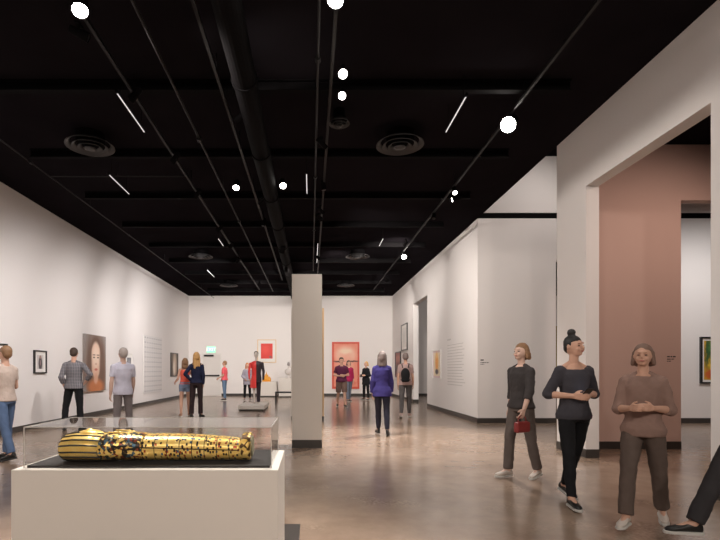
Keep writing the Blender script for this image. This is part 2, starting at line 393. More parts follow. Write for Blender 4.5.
SP = [  # px, py, target, power, cone, lens, radius, label
 (80, 11, (-1.6, 3.3, .9), 330, 60, LENS, .085, 'very bright spotlight at the top left of the ceiling'),
 (335, 1, (-.8, 3.2, .8), 200, 75, LENS, .085, 'spotlight at the very top edge above the pillar'),
 (508, 125, (-.8, 3.2, .9), 380, 50, LENS, .12, 'brightest spotlight, close to the right wall over the portal'),
 (343, 74, (.3, 0, 1.3), 60, 60, LENSS, .06, 'nearer of two lit spotlights above the small round vent'),
 (342, 96, (-.3, 2, .2), 60, 60, LENSS, .055, 'second lit spotlight, just above the small round vent'),
 (236, 121, (XL, 9.5, 2), 0, 80, LENSS, .05, 'spotlight beside the round duct, nearest of its track'),
 (326, 148, (XR, 10.5, 2), 0, 80, LENSS, .04, 'small spotlight below the small round vent'),
 (195, 197, (XL, 12.5, 1.3), 185, 86, LENSS, .05, 'spotlight on the left track, nearest of its far cluster'),
 (236, 188, (-1.5, 6, 0), 0, 60, LENSS, .07, 'lit spotlight left of the round duct'),
 (283, 186, (.2, 5, 0), 0, 60, LENSS, .07, 'lit spotlight just right of the round duct'),
 (259, 204, (XL, 15, 2), 0, 60, LENSS, .03, 'tiny spotlight hidden beside the duct'),
 (323, 213, (XR, 16, 2), 200, 90, LENSS, .04, 'small spotlight on the middle track above the pillar top'),
 (230, 247, (XL, 18.5, 1.7), 330, 86, LENSS, .06, 'spotlight on the left track, second of its far cluster'),
 (237, 262, (XL, 21.5, 1.8), 360, 86, LENSS, .05, 'spotlight on the left track, third of its far cluster'),
 (259, 284, (-3.5, YF, 2.2), 270, 95, LENSS, .06, 'last spotlight at the far end of the left track'),
 (282, 252, (-1.95, 17.5, .8), 260, 40, LENSS, .08, 'lit spotlight on the duct side aimed at the standing sculpture'),
 (286, 271, (-1, YF, 2.2), 270, 95, LENSS, .06, 'spotlight near the far end of the duct'),
 (455, 193, (2.5, 6, 0), 20, 70, LENSS, .05, 'upper of the close pair of spotlights on the right track'),
 (452, 200, (XL, 10.5, 2.2), 0, 80, LENSS, .05, 'lower of the close pair of spotlights on the right track'),
 (405, 245, (2, YF, 2), 260, 95, LENSS, .05, 'small spotlight midway along the right track'),
 (404, 257, (3.0, 10, 0), 0, 80, LENSS, .09, 'larger lit spotlight midway along the right track'),
 (387, 280, (2.6, YF, 2), 200, 100, LENSS, .09, 'farthest spotlight on the right track'),
]
for (px, py, tg, pw, cone, ln, r, lab) in SP:
    under = (px, py) in ((282, 252), (286, 271))
    p = lamp_at(px, py, 4.58 if under else 4.80)
    spot(p, tg, lab, pw*PW, cone, ln, r, track_z=(4.705 if under else zt-.018))
# extra heads added along the tracks to brighten the walls and floor
WASH = [((-2.31, 1.5), (XL, 4, 1.3), 230), ((-2.31, 6.4), (XL, 7.7, 1.3), 255), ((-2.31, 8.3), (XL, 10, 1.15), 150), ((-2.31, 12.4), (XL, 14.8, 1.4), 190),
        ((-2.31, 5.2), (XR, 7.9, 2.6), 290), ((.25, 11.5), (XR, 14.5, 2.0), 190), ((.25, 15.5), (XR, 22.5, 2.2), 210),
        ((.25, 9.6), (.8, 9.8, 0), 480), ((-1.15, 12), (-2, 12.5, 0), 170), ((2.8, 11.4), (2.1, 9.3, 0), 560), ((.25, 20), (0, 20, 0), 120),
        ((2.8, 4.6), (2.6, 5.8, 0), 45)]
for i, ((x, y), tg, pw) in enumerate(WASH):
    spot((x, y, 4.80), tg, ['added black spotlight on the left track, nearest of all', 'added black spotlight on the left track just beyond the first beam over the case', 'added black spotlight on the left track between the second and third beams', 'added black spotlight on the left track before the far lit bar',
        'added black spotlight on the left track turned towards the portal', 'added black spotlight on the middle track past the cross conduit', 'added black spotlight on the middle track beyond the far slim bar', 'added black spotlight on the middle track over the pillar', 'added black spotlight on the short track left of the duct',
        'added black spotlight on the right track beside the far right vent', 'added black spotlight on the middle track, farthest of all', 'added black spotlight on the right track over the portal'][i], pw*PW, (90 if tg[0] == XL else 78 if tg[2] == 0 or (x < 0 and tg[0] == XR) else 100), BLACK, .05)
for x, lab in ((-3.6, 'left of three added warm fill spotlights behind the camera'), (0, 'middle of three added warm fill spotlights behind the camera'), (3.2, 'right of three added warm fill spotlights behind the camera')):
    spot((x, -4.2, 4.8), (x*.6, 9, 1.0), lab, 255, 95, LENSS, .08, col=(1, .90, .80), track_z=ZC, rad=.15)  # unseen fill lamps, added to brighten the foreground from the camera side
# side rooms: unseen lamps added to light them, on short stems
for (x, y, z, tg, pw, sz, cl, lab) in [
    (6.6, 5.4, 4.9, (5.4, YP, 1.6), 120, 110, (1, .74, .62), 'added spotlight inside the portal room washing the blush wall'),
    (9.6, 9.6, 4.9, (9.8, Y0, 2.0), 170, 110, (1, .96, .93), 'added spotlight lighting the colourful painting behind the portal'),
    (6.2, 10.2, 6.6, (5.2, Y0, 4.2), 82, 120, (1, .92, .86), 'added spotlight hung in the tall room lighting the wall with the dark band'),
    (7.6, 18, 4.8, (8.5, YF, 2.0), 180, 120, (1, .92, .86), 'added spotlight in the room beyond the side doorway')]:
    spot((x, y, z), tg, lab, pw, sz, BLACK, .06, col=cl, track_z=(ZC if z < 5 else 7.4))

# ------------------------------------------------------------------ pictures
def picture(name, label, cat, loc, rz, w, h, canvas, frame=None, fw=.03, fd=.035, matw=0, group=None, cd=None):
    """hangs on a wall; loc is the middle of its back"""
    t = thing(name, label, cat, loc, rz, group)
    if frame:
        b = bmesh.new(); box(b, -w/2, w/2, -fd, 0, h/2-fw, h/2); box(b, -w/2, w/2, -fd, 0, -h/2, -h/2+fw); box(b, -w/2, -w/2+fw, -fd, 0, -h/2+fw, h/2-fw); box(b, w/2-fw, w/2, -fd, 0, -h/2+fw, h/2-fw)
        obj('frame', b, frame, t)
        w -= 2*fw; h -= 2*fw
    dd = cd or (fd*.5)
    if matw:
        mw, mh = (matw if isinstance(matw, tuple) else (matw, matw))
        obj('mount', B(-w/2, w/2, -dd, 0, -h/2, h/2), WHITE, t); w -= 2*mw; h -= 2*mh; dd += .003
        obj('artwork', B(-w/2, w/2, -dd, -dd+.0029, -h/2, h/2), canvas, t)
    else: obj('artwork', B(-w/2, w/2, -dd, 0, -h/2, h/2), canvas, t)
    return t
def on_left(px0, px1, y0, y1, ref='l'):
    d0, d1 = -XL*F/(VX-px0), -XL*F/(VX-px1); dr = d0
    zt_, zb = EYE+(VY-y0)*dr/F, EYE+(VY-y1)*dr/F
    return (XL+.001, (d0+d1)/2, (zt_+zb)/2), d1-d0, zt_-zb
def on_right(px0, px1, y0, y1):
    d0, d1 = XR*F/(px0-VX), XR*F/(px1-VX); dm = (d0+d1)/2
    zt_, zb = EYE+(VY-y0)*dm/F, EYE+(VY-y1)*dm/F
    return (XR-.001, dm, (zt_+zb)/2), d0-d1, zt_-zb
def on_face(px0, px1, y0, y1, d):
    a, b = at(px0, y0, d), at(px1, y1, d); return ((a.x+b.x)/2, d-.001, (a.z+b.z)/2), b.x-a.x, a.z-b.z
A90 = math.pi/2
SK = (.72, .42, .30)
l, w_, h_ = on_left(-6, 6, 343, 379); picture('framed_print', 'black framed print cut by the left edge behind the person in jeans', 'picture', l, A90, w_, h_, art('a1', (.75, .70, .66), [(.5, .5, .25, .3, (.45, .38, .34), .4)]), BLACK, .03, .04, .12)
l, w_, h_ = on_left(33, 45.2, 350, 373.5); picture('framed_print', 'small black framed print with a dark standing figure on white', 'picture', l, A90, w_, h_, art('a2', (.62, .58, .56), [(.5, .38, .3, .5, (.07, .055, .06), .25), (.5, .85, .16, .12, (.35, .22, .18), .2), (.5, .45, .08, .2, (.3, .2, .2), .3)]), BLACK, .03, .045, (.10, .075))
l, w_, h_ = on_left(82.5, 103.5, 333.5, 392)
face = [(.5, .5, .5, .7, (.22, .15, .12), .35), (.5, .30, .46, .5, (.20, .085, .04), .3), (.5, .62, .30, .36, (.13, .06, .035), .15), (.5, .55, .24, .32, (.80, .52, .38), .12), (.5, .62, .17, .2, (.93, .72, .58), .5),
        (.41, .60, .048, .014, (.14, .07, .05), .45), (.60, .60, .048, .014, (.14, .07, .05), .45), (.41, .645, .07, .010, (.25, .12, .08), .5), (.60, .645, .07, .010, (.25, .12, .08), .5),
        (.505, .485, .045, .018, (.70, .42, .30), .6), (.80, .45, .12, .42, (.13, .06, .035), .5), (.20, .45, .10, .42, (.13, .06, .035), .5), (.505, .385, .075, .022, (.62, .16, .12), .3), (.5, .08, .36, .13, (.62, .20, .06), .4), (.5, .22, .10, .09, (.75, .42, .28), .4)]
picture('portrait_canvas', 'large unframed colour portrait of a long-haired woman in front of the man in plaid', 'picture', l, A90, w_, h_, art('a3', (.30, .27, .26), face, .35, 0), cd=.07)
l, w_, h_ = on_left(124.8, 131.8, 353, 376); picture('framed_print', 'small white framed print with a tall grey image behind the person in pale lavender', 'picture', l, A90, w_, h_, art('a4', (.16, .16, .18), [(.5, .6, .3, .3, (.3, .3, .33), .5)]), WFRAME, .03, .04, (.12, .12))
l, w_, h_ = on_left(143.3, 161.3, 334.5, 394)
t = thing('print_grid', 'large grid of many small pale drawings covering the left wall', 'artwork', l, A90)
obj('backing', B(-w_/2, w_/2, -.02, 0, -h_/2, h_/2), WFRAME, t)
SHT = art('a5', (.62, .59, .60), [(.5, .5, .40, .42, (.80, .77, .76), .2, 'r'), (.5, .5, .2, .22, (.26, .25, .27), .5)])
nc, nr = 8, 12
s0 = None
for r_ in range(nr):
    for c_ in range(nc):
        cw, chh = w_/nc, h_/nr
        if s0 is None: s0 = obj('sheet', B(-cw*.42, cw*.42, -.003, 0, -chh*.45, chh*.45), SHT, t); o = s0
        else: o = s0.copy(); COL.objects.link(o)
        o.location = (-w_/2+cw*(c_+.5), -.0205, -h_/2+chh*(r_+.5))
l, w_, h_ = on_left(170.3, 177.4, 352.5, 376.5); picture('framed_painting', 'small dark painting with a pale streak beside the coral-topped woman', 'picture', l, A90, w_, h_, art('a6', (.12, .08, .06), [(.55, .5, .25, .5, (.55, .42, .33), .5), (.45, .35, .12, .3, (.75, .66, .56), .5)]), BLACK, .03, .04)
# far wall
l, w_, h_ = on_face(257.4, 276.2, 339.6, 362.6, YF); picture('framed_print', 'red square print in a thin pale gold frame above the orange object', 'picture', l, 0, w_, h_, art('a7', (.72, .045, .035), [(.82, .12, .12, .08, (.3, .1, .1), .4), (.4, .6, .3, .3, (.80, .07, .05), .6)]), GOLDF, .035, .04, (.15, .17))
l, w_, h_ = on_face(332, 359.3, 342, 388.8, YF)
picture('red_painting', 'large red painting of a pale closed-eyed face on the far wall', 'picture', l, 0, w_, h_,
        art('a8', (.66, .085, .045), [(.5, .5, .43, .455, (.80, .28, .19), .04, 'r'), (.5, .72, .36, .18, (.86, .50, .38), .35), (.5, .45, .30, .30, (.84, .40, .29), .5),
            (.25, .585, .20, .016, (.10, .03, .03), .5), (.77, .585, .20, .016, (.10, .03, .03), .5), (.5, .80, .2, .05, (.9, .66, .5), .6), (.55, .25, .13, .04, (.62, .07, .05), .4), (.5, .13, .38, .05, (.74, .16, .10), .4)], grain=.05), cd=.05)
# right wall
l, w_, h_ = on_right(402, 407.8, 324, 350.5); picture('framed_print', 'high-hung white print in a black frame on the right wall', 'picture', l, -A90, w_, h_, art('a9', (.72, .69, .67), [(.5, .5, .3, .3, (.62, .60, .58), .5)]), BLACK, .05, .05, .1)
l, w_, h_ = on_right(396, 401.2, 351.8, 377.5); picture('framed_painting', 'dark red and black painting low on the right wall beyond the doorway', 'picture', l, -A90, w_, h_, art('a10', (.28, .09, .08), [(.5, .3, .5, .2, (.05, .03, .03), .4), (.5, .75, .4, .14, (.45, .18, .14), .5)]), BLACK, .05, .05)
l, w_, h_ = on_right(433.5, 441.5, 350, 378.5); picture('framed_print', 'pale pink-edged print of an orange figure beside the wall text', 'picture', l, -A90, w_, h_, art('a11', (.72, .55, .58), [(.5, .5, .42, .44, (.86, .72, .52), .04, 'r'), (.5, .58, .2, .36, (.80, .36, .08), .4), (.5, .22, .2, .10, (.06, .05, .06), .3), (.5, .82, .12, .10, (.85, .55, .2), .4)]), WFRAME, .03, .04)
def lettering(name, label, loc, rz, w, lines, m, group=None):
    random.seed(len(label)); b = bmesh.new()
    for (z, hh, frac) in lines:
        x = -w/2
        while x < -w/2+w*frac:
            ww = random.uniform(.5, 2.2)*max(hh, .012)*1.6; x2 = min(x+ww, -w/2+w*frac)
            box(b, x, x2, -.002, 0, z, z+hh); x = x2+hh*.6
    o = tag(obj(name, b, m), label, 'wall text', group); o.location = loc; o.rotation_euler = (0, 0, rz); return o
l, w_, h_ = on_right(447.5, 466, 337, 384)
lettering('wall_text', 'tall panel of small grey lettering on the right wall beside the orange print', l, -A90, w_, [(h_/2-.06, .05, .22)]+[(h_/2-.22-i*.085, .022, random.uniform(.8, 1)) for i in range(15)], DARKTXT)
l, w_, h_ = on_face(480.5, 489.5, 360, 366, Y0)
lettering('wall_text', 'two short lines of small black lettering on the wall facing us', l, 0, w_, [(.06, .03, .35), (.0, .02, .95), (-.04, .015, .4)], INK)
l, w_, h_ = on_face(667, 676, 356, 362, YP)
lettering('wall_text', 'two short lines of small black lettering on the blush wall', l, 0, w_, [(.03, .02, .95), (-.01, .015, .8), (-.045, .015, .4)], INK)
# painting behind the portal
a_ = at(699.3, 337, Y0); b_ = at(699.3, 383.5, Y0)
picture('framed_painting', 'green and yellow abstract painting in a black frame seen through the portal', 'picture', (a_.x+.42, Y0-.001, (a_.z+b_.z)/2), 0, .84, a_.z-b_.z,
        art('a12', (.62, .34, .03), [(.15, .7, .13, .4, (.04, .10, .03), .5), (.35, .35, .15, .3, (.75, .50, .04), .5), (.25, .15, .2, .12, (.60, .12, .03), .5), (.40, .85, .2, .2, (.06, .22, .06), .5), (.7, .5, .25, .5, (.10, .08, .05), .5)], grain=.35), BLACK, .04, .06, .055)
# tall gilt panel glimpsed beside the portal pillar (on the far wall of the next room)
a_ = at(553, 326, YF); b_ = at(566, 405, YF)
picture('gilt_panel', 'tall narrow gilt panel glimpsed beside the portal wall edge', 'picture', ((a_.x+b_.x)/2, YF-.001, (a_.z+.7)/2), 0, b_.x-a_.x, a_.z-.7, mat('gilt_leaf', (.42, .30, .08), .5, .3, noise=.3), cd=.04)

# EXIT sign
l, w_, h_ = on_face(206.6, 216, 346, 353.2, YF)
t = thing('exit_sign', 'small green lit exit sign above the far door', 'sign', l)
obj('sign_box', B(-w_/2, w_/2, -.06, 0, -h_/2, h_/2, bev=.008), WFRAME, t); obj('sign_face', B(-w_/2+.02, w_/2-.02, -.064, -.0601, -h_/2+.03, h_/2-.03), GREEN, t)
def text_mesh(body, size, m, parent, loc, ext=.002):
    cu = bpy.data.curves.new('t', 'FONT'); cu.body = body; cu.size = size; cu.extrude = ext; cu.align_x = 'CENTER'; cu.align_y = 'CENTER'
    o = bpy.data.objects.new('t', cu); REAL.objects.link(o)
    dg = bpy.context.evaluated_depsgraph_get(); me = bpy.data.meshes.new_from_object(o.evaluated_get(dg)); bpy.data.objects.remove(o)
    k = obj('lettering', me, m, parent, loc); me.materials.clear(); me.materials.append(m); k.rotation_euler = (A90, 0, 0); return k
text_mesh('EXIT', .24, WEMIT, t, (0, -.066, 0))

# ------------------------------------------------------------------ plinths and exhibits at the back
def plinth(name, label, x0, x1, y0, y1, h, cat='plinth'):
    t = thing(name, label, cat, ((x0+x1)/2, (y0+y1)/2, 0)); a, b = (x1-x0)/2, (y1-y0)/2
    obj('body', B(-a, a, -b, b, .06, h, bev=.004), WALL2, t); obj('recessed_base', B(-a+.03, a-.03, -b+.03, b-.03, 0, .06), BASE, t); return t
p = at(261, 383, 25.2); q_ = at(277, 383, 25.2)
plinth('plinth', 'white plinth carrying the orange object under the red print', p.x, q_.x, 24.95, 25.75, .76)
ORG = mat('orange_glass', (.85, .38, .05), .25, noise=.25, nscale=12)
t = thing('orange_sculpture', 'small orange peaked sculpture on a white plinth by the far wall', 'sculpture', (at(266.5, 0, 25.3).x, 25.3, .76))
w = bmesh.new()
for (x, h, r) in [(-.15, .30, .06), (-.05, .40, .055), (.0, .52, .045), (.07, .38, .055), (.16, .28, .06)]:
    lathe(w, [(r, .04), (r*1.25, h*.35), (r*.8, h*.7), (r*.3, h*.9), (.004, h)], 12, Matrix.Translation((x, 0, 0)))
obj('spires', w, ORG, t, smooth=True); obj('tray', B(-.22, .22, -.1, .1, 0, .04, bev=.01), ORG, t)
p = at(279, 378, 24.8); q_ = at(293, 378, 24.8)
plinth('plinth', 'white plinth with the pale bust, left of the pillar', p.x, q_.x, 24.6, 25.4, .95)
BUST = mat('pale_plaster', (.62, .57, .54), .6)
t = thing('bust', 'small pale bust on a white plinth just left of the pillar', 'sculpture', (at(288.6, 0, 25).x, 25, .95))
w = bmesh.new(); lathe(w, [(.13, 0), (.13, .03), (.06, .06), (.055, .14)], 20); obj('socle', w, BUST, t, smooth=False)
w = bmesh.new(); ell(w, (0, 0, .32), (.20, .10, .17)); caps(w, (0, 0, .45), (0, 0, .58), .05); obj('torso', remesh(w, .015, 2), BUST, t)
w = bmesh.new(); ell(w, (0, 0, .70), (.078, .09, .11)); ell(w, (0, -.09, .69), (.015, .02, .02)); obj('head', remesh(w, .012, 2), mat('grey_plaster', (.32, .29, .28), .6), t)
# bench
t = thing('bench', 'low black bench standing by the far wall behind the pillar', 'bench', (-.95, 20.3, 0))
obj('seat', B(-.50, .75, -.22, .22, .42, .475, bev=.008), BLACK, t)
for sx in (-.475, .725):
    for sy in (-.19, .19): obj('leg', B(sx-.022, sx+.022, sy-.022, sy+.022, 0, .42), BLACK, t)

# standing sculpture on a low white platform
px0, px1 = -2.40, -1.60
t = thing('low_platform', 'low white square platform under the standing two-coloured sculpture', 'plinth', (-1.98, 17.45, 0))
obj('slab', B(-.44, .44, -.95, .85, .05, .17, bev=.004), WALL2, t); obj('recessed_base', B(-.40, .40, -.91, .81, 0, .05), BASE, t)

# ------------------------------------------------------------------ people
HAND = None
def hand(bm, W, f, n, c, s=1):
    """W wrist, f along the hand, n palm side, c across towards the thumb"""
    f, n, c = f.normalized(), n.normalized(), c.normalized()
    for i, (o, L) in enumerate([(.030, .070), (.011, .080), (-.009, .074), (-.028, .058)]):
        k = W+f*.085+c*o; caps(bm, W+f*.01+c*o*.5, k, .014, .0115)
        a1 = k+(f*.9+n*.35+c*o*1.5).normalized()*L*.45; a2 = a1+(f*.6+n*.8).normalized()*L*.33; a3 = a2+(f*.15+n).normalized()*L*.25
        caps(bm, k, a1, .0092, .0088); caps(bm, a1, a2, .0088, .008); caps(bm, a2, a3, .008, .007)
    b0 = W+f*.02+c*.018; b1 = b0+(f*.6+c*.75+n*.3).normalized()*.042; b2 = b1+(f*.9+c*.25+n*.35).normalized()*.035
    caps(bm, b0, b1, .013, .0105); caps(bm, b1, b2, .010, .0085)
SKINS = {'fair': mat('skin_fair', (.62, .36, .26), .55, noise=.06), 'pale': mat('skin_pale', (.68, .45, .36), .55, noise=.06), 'tan': mat('skin_tan', (.42, .22, .15), .55, noise=.06)}
EYEM = mat('eye', (.05, .03, .025), .2); LIPM = mat('lips', (.42, .13, .11), .5)
def person(label, x, y, yaw, height, legs, arms, top, bottom, shoes, hair, skin='fair', lean=0, hyaw=0, hpitch=0, sex='f', near=False, group=None, z=0, root=None, sole=(.6, .58, .55), name='person', cat='person'):
    t = thing(name, label, cat, (x, y, z), R(yaw), group) if root is None else root
    k = height/1.75; SX = .145 if sex == 'f' else .172; HX = .085
    T = Matrix.Translation((0, 0, .95)) @ Matrix.Rotation(R(lean), 4, 'X') @ Matrix.Translation((0, 0, -.95))
    Hm = T @ Matrix.Translation((0, 0, 1.53)) @ Matrix.Rotation(R(hyaw), 4, 'Z') @ Matrix.Rotation(R(hpitch), 4, 'X') @ Matrix.Translation((0, 0, -1.53))
    V = Vector
    LG = []
    for s, (a, o, b) in zip((-1, 1), legs):
        hip = V((s*HX, 0, .92)); a, o, b = R(a), R(o), R(b)
        kn = hip+V((s*math.sin(o), -math.sin(a)*math.cos(o), -math.cos(a)*math.cos(o)))*.43
        a2 = a-b; an = kn+V((s*math.sin(o)*.4, -math.sin(a2), -math.cos(a2))).normalized()*.42
        p = max(0, -a2-R(8))*.9; fd = V((s*.18, -math.cos(p), -math.sin(p))).normalized()
        up = V((0, -math.sin(p), math.cos(p)))
        heel = an-fd*.045-up*.06; toe = an+fd*.175-up*.062
        LG.append((s, hip, kn, an, heel, toe, fd, up))
    low = min(min(L[4].z, L[5].z) for L in LG); dz_ = -low+.022
    D = Matrix.Translation((0, 0, dz_))
    Sc = Matrix.Scale(k, 4)
    T2, H2 = Sc @ D @ T, Sc @ D @ Hm
    AR = []
    for s, (ua, fa) in zip((-1, 1), arms):
        sh = T @ V((s*SX, 0, 1.395)); u = V(ua).normalized(); f = V(fa).normalized()
        el = sh+u*.285; wr = el+f*.245; AR.append((s, sh, el, wr, u, f))
    fin = Sc @ D
    def finish(bm, vox, sm, nm, m, folds=0, par=None):
        for v in bm.verts: v.co = fin @ v.co
        return obj(nm, remesh(bm, vox, sm, folds), m, par or t)
    q = .92 if sex == 'f' else 1.0
    TR = [(.86, .150, .105), (.93, .165, .112), (1.02, .142*q, .098), (1.12, .135*q, .094), (1.25, .145*q, .104), (1.35, .156*q, .100), (1.41, .118*q, .076), (1.455, .070, .060)]
    def torso(bm, z0, z1, add, hemadd=0):
        rg = []
        rot = T.to_3x3()
        zs = [r for r in TR if z0 < r[0] < z1]
        def interp(z):
            if z <= TR[0][0]: return TR[0][1:]
            for a, b in zip(TR, TR[1:]):
                if a[0] <= z <= b[0]:
                    u = (z-a[0])/(b[0]-a[0]); return (a[1]+(b[1]-a[1])*u, a[2]+(b[2]-a[2])*u)
            return TR[-1][1:]
        allz = [(z0, *interp(z0))]+zs+[(z1, *interp(z1))]
        for z_, rx, ry in allz:
            e = add+(hemadd*max(0, (1.05-z_)/max(.05, 1.05-z0)) if z0 < 1.05 else 0)
            rr = rot if z_ > .97 else None
            rg.append(((T if z_ > .97 else Matrix.Identity(4)) @ V((0, .0 if z_ > .9 else .008, z_)), rx+e, ry+e, rr))
        loft(bm, rg)
    # body
    b = bmesh.new(); torso(b, .86, 1.455, -.006)
    for s, hip, kn, an, heel, toe, fd, up in LG:
        caps(b, hip, kn, .078, .052); mid = kn.lerp(an, .3); caps(b, kn, mid, .050, .052); caps(b, mid+V((0, .01, 0)), an, .050, .036); caps(b, an, an+fd*.12-up*.04, .034, .025)
    for s, sh, el, wr, u, f in AR:
        caps(b, sh, el, .044, .036); caps(b, T @ V((s*.03, .012, 1.475)), sh+V((-s*.01, 0, .006)), .024, .034); caps(b, el, el.lerp(wr, .3), .038, .038); caps(b, el.lerp(wr, .3), wr, .038, .025)
        med = V((-s, 0, 0)); n = (med-f*med.dot(f)); n = n.normalized() if n.length > .2 else V((0, 0, -1))
        c = n.cross(f)*(-s); fr = V((0, -1, 0)) if abs(f.y) < .8 else V((0, 0, 1))
        if c.dot(fr) < 0: c = -c
        hand(b, wr, f, n, c)
    caps(b, T @ V((0, .012, 1.42)), T @ V((0, 0, 1.56)), .056 if sex == 'm' else .048, .050 if sex == 'm' else .045)
    ell(b, (0, .008, 1.645), (.076, .092, .102), Hm); ell(b, (0, -.038, 1.60), (.056, .052, .068), Hm); ell(b, (0, -.062, 1.562), (.028, .026, .022), Hm)
    caps(b, Hm @ V((0, -.088, 1.655)), Hm @ V((0, -.106, 1.622)), .009, .013)
    for s in (-1, 1): ell(b, (s*.077, .008, 1.635), (.010, .018, .028), Hm); ell(b, (s*.034, -.074, 1.605), (.02, .018, .02), Hm)
    ell(b, (0, -.083, 1.672), (.05, .012, .010), Hm); ell(b, (0, -.088, 1.588), (.022, .010, .010), Hm)
    finish(b, .0065 if near else .0085, 3, 'body', SKINS[skin])
    # face details
    if near or abs(((yaw+hyaw+180) % 360)-180) < 75:
        for s in (-1, 1):
            e = bmesh.new(); ell(e, (s*.031, -.080, 1.643), (.013, .008, .006), Hm)
            for v in e.verts: v.co = fin @ v.co
            obj('eye', e, EYEM, t, smooth=True)
        e = bmesh.new(); ell(e, (0, -.097, 1.588), (.022, .006, .007), Hm)
        for v in e.verts: v.co = fin @ v.co
        obj('mouth', e, LIPM, t, smooth=True)
    # top
    if top:
        b = bmesh.new(); add = top.get('add', .012); hem = top.get('hem', .86)
        torso(b, max(hem, .60), 1.44 if not top.get('low') else 1.40, add, top.get('flare', .012))
        sl = top.get('sleeve', 2)
        for s, sh, el, wr, u, f in AR:
            if sl <= 0: continue
            ad_ = min(add, .016); ell(b, sh+V((0, 0, -.010)), .041+ad_); e1 = sh.lerp(el, min(1, sl)); tube(b, sh, e1, .043+ad_, .039+ad_)
            if not top.get('low'): caps(b, T @ V((s*.045, .012, 1.462)), sh+V((-s*.01, 0, .008)), .022+ad_*.6, .030+ad_*.7)
            if sl > 1:
                ell(b, el, .043+add*.8); e2 = el.lerp(wr, min(1, sl-1)*.97); tube(b, el, e2, .043+add*.8, .030+add*.9)
        finish(b, .010, 3, top.get('name', 'shirt'), top['m'], top.get('folds', .016))
    # trousers
    if bottom:
        b = bmesh.new(); add = bottom.get('add', .010); L = bottom.get('len', 2)
        torso(b, .86, bottom.get('waist', 1.0), add)
        for s, hip, kn, an, heel, toe, fd, up in LG:
            ell(b, hip, .082+add); e1 = hip.lerp(kn, min(1, L)); tube(b, hip, e1, .082+add, (.056 if L >= 1 else .066)+add)
            if L > 1:
                ell(b, kn, .056+add); e2 = kn.lerp(an, (L-1)*.95); tube(b, kn, kn.lerp(e2, .4), .054+add, .053+add); tube(b, kn.lerp(e2, .38), e2, .053+add, (.037 if bottom.get('slim') else .052)+add)
        finish(b, .010, 3, bottom.get('name', 'trousers'), bottom['m'], bottom.get('folds', .016))
    # shoes
    if shoes:
        for s, hip, kn, an, heel, toe, fd, up in LG:
            side = fd.cross(up).normalized(); rot = Matrix((side, up, fd)).transposed()
            b = bmesh.new(); base = an-up*.062
            rg = []
            for tt, rx, hh in [(-.062, .018, .05), (-.05, .030, .085), (-.02, .034, .10), (.03, .034, .085), (.08, .038, .060), (.13, .042, .046), (.17, .036, .038), (.195, .018, .026)]:
                rg.append((base+fd*tt+up*(hh/2), rx, hh/2, rot))
            loft(b, rg, 16)
            so = finish(b, .007, 2, 'shoe', shoes)
            b = bmesh.new(); rg = []
            for tt, rx in [(-.066, .02), (-.05, .035), (-.01, .037), (.04, .036), (.09, .041), (.14, .045), (.178, .039), (.203, .018)]:
                rg.append((base+fd*tt-up*.006, rx, .012, rot))
            loft(b, rg, 12, power=5)
            for v in b.verts: v.co = fin @ v.co
            obj('sole', b, mat('sole', sole, .7), so)
    # hair
    if hair:
        st, hm = hair; b = bmesh.new()
        ell(b, (0, .020, 1.665), (.084, .096, .098), Hm)
        if st in ('long', 'bob', 'shoulder'):
            zl = {'bob': 1.56, 'shoulder': 1.46, 'long': 1.33}[st]
            caps(b, Hm @ V((0, .055, 1.66)), Hm @ V((0, .075, 1.60)), .072, .066)
            for sx in (-.05, 0, .05): caps(b, Hm @ V((sx, .06, 1.60)), Hm @ V((sx*1.1, .085, zl)), .045, .030)
            for s in (-1, 1): caps(b, Hm @ V((s*.068, .015, 1.66)), Hm @ V((s*.085, .02, max(zl, 1.42))), .028, .022)
        if st == 'bun':
            ell(b, (0, .03, 1.785), (.042, .042, .040), Hm); caps(b, Hm @ V((0, .03, 1.75)), Hm @ V((0, .03, 1.77)), .03)
            ell(b, (0, .04, 1.63), (.072, .075, .07), Hm)
        if st == 'tail':
            caps(b, Hm @ V((0, .10, 1.69)), Hm @ V((0, .13, 1.52)), .028, .018); ell(b, (0, .04, 1.63), (.072, .075, .07), Hm)
        if st == 'short': ell(b, (0, .045, 1.63), (.074, .070, .075), Hm)
        # keep the face clear: carve by pushing front-low hair back
        Hi = Hm.inverted()
        for v in b.verts:
            l_ = Hi @ v.co
            if l_.y < -.02 and l_.z < 1.695 and l_.z > 1.5 and abs(l_.x) < .1:
                l_.y = -.02+(l_.y+.02)*.1; l_.x *= .93; v.co = Hm @ l_
        finish(b, .008, 3, 'hair', hm, .012)
    t['_k'] = k
    pts = {'wr': [Sc @ D @ a[3] for a in AR], 'hd': [a[5] for a in AR], 'T': T2, 'k': k, 'dz': dz_}
    del t['_k']
    return t, pts

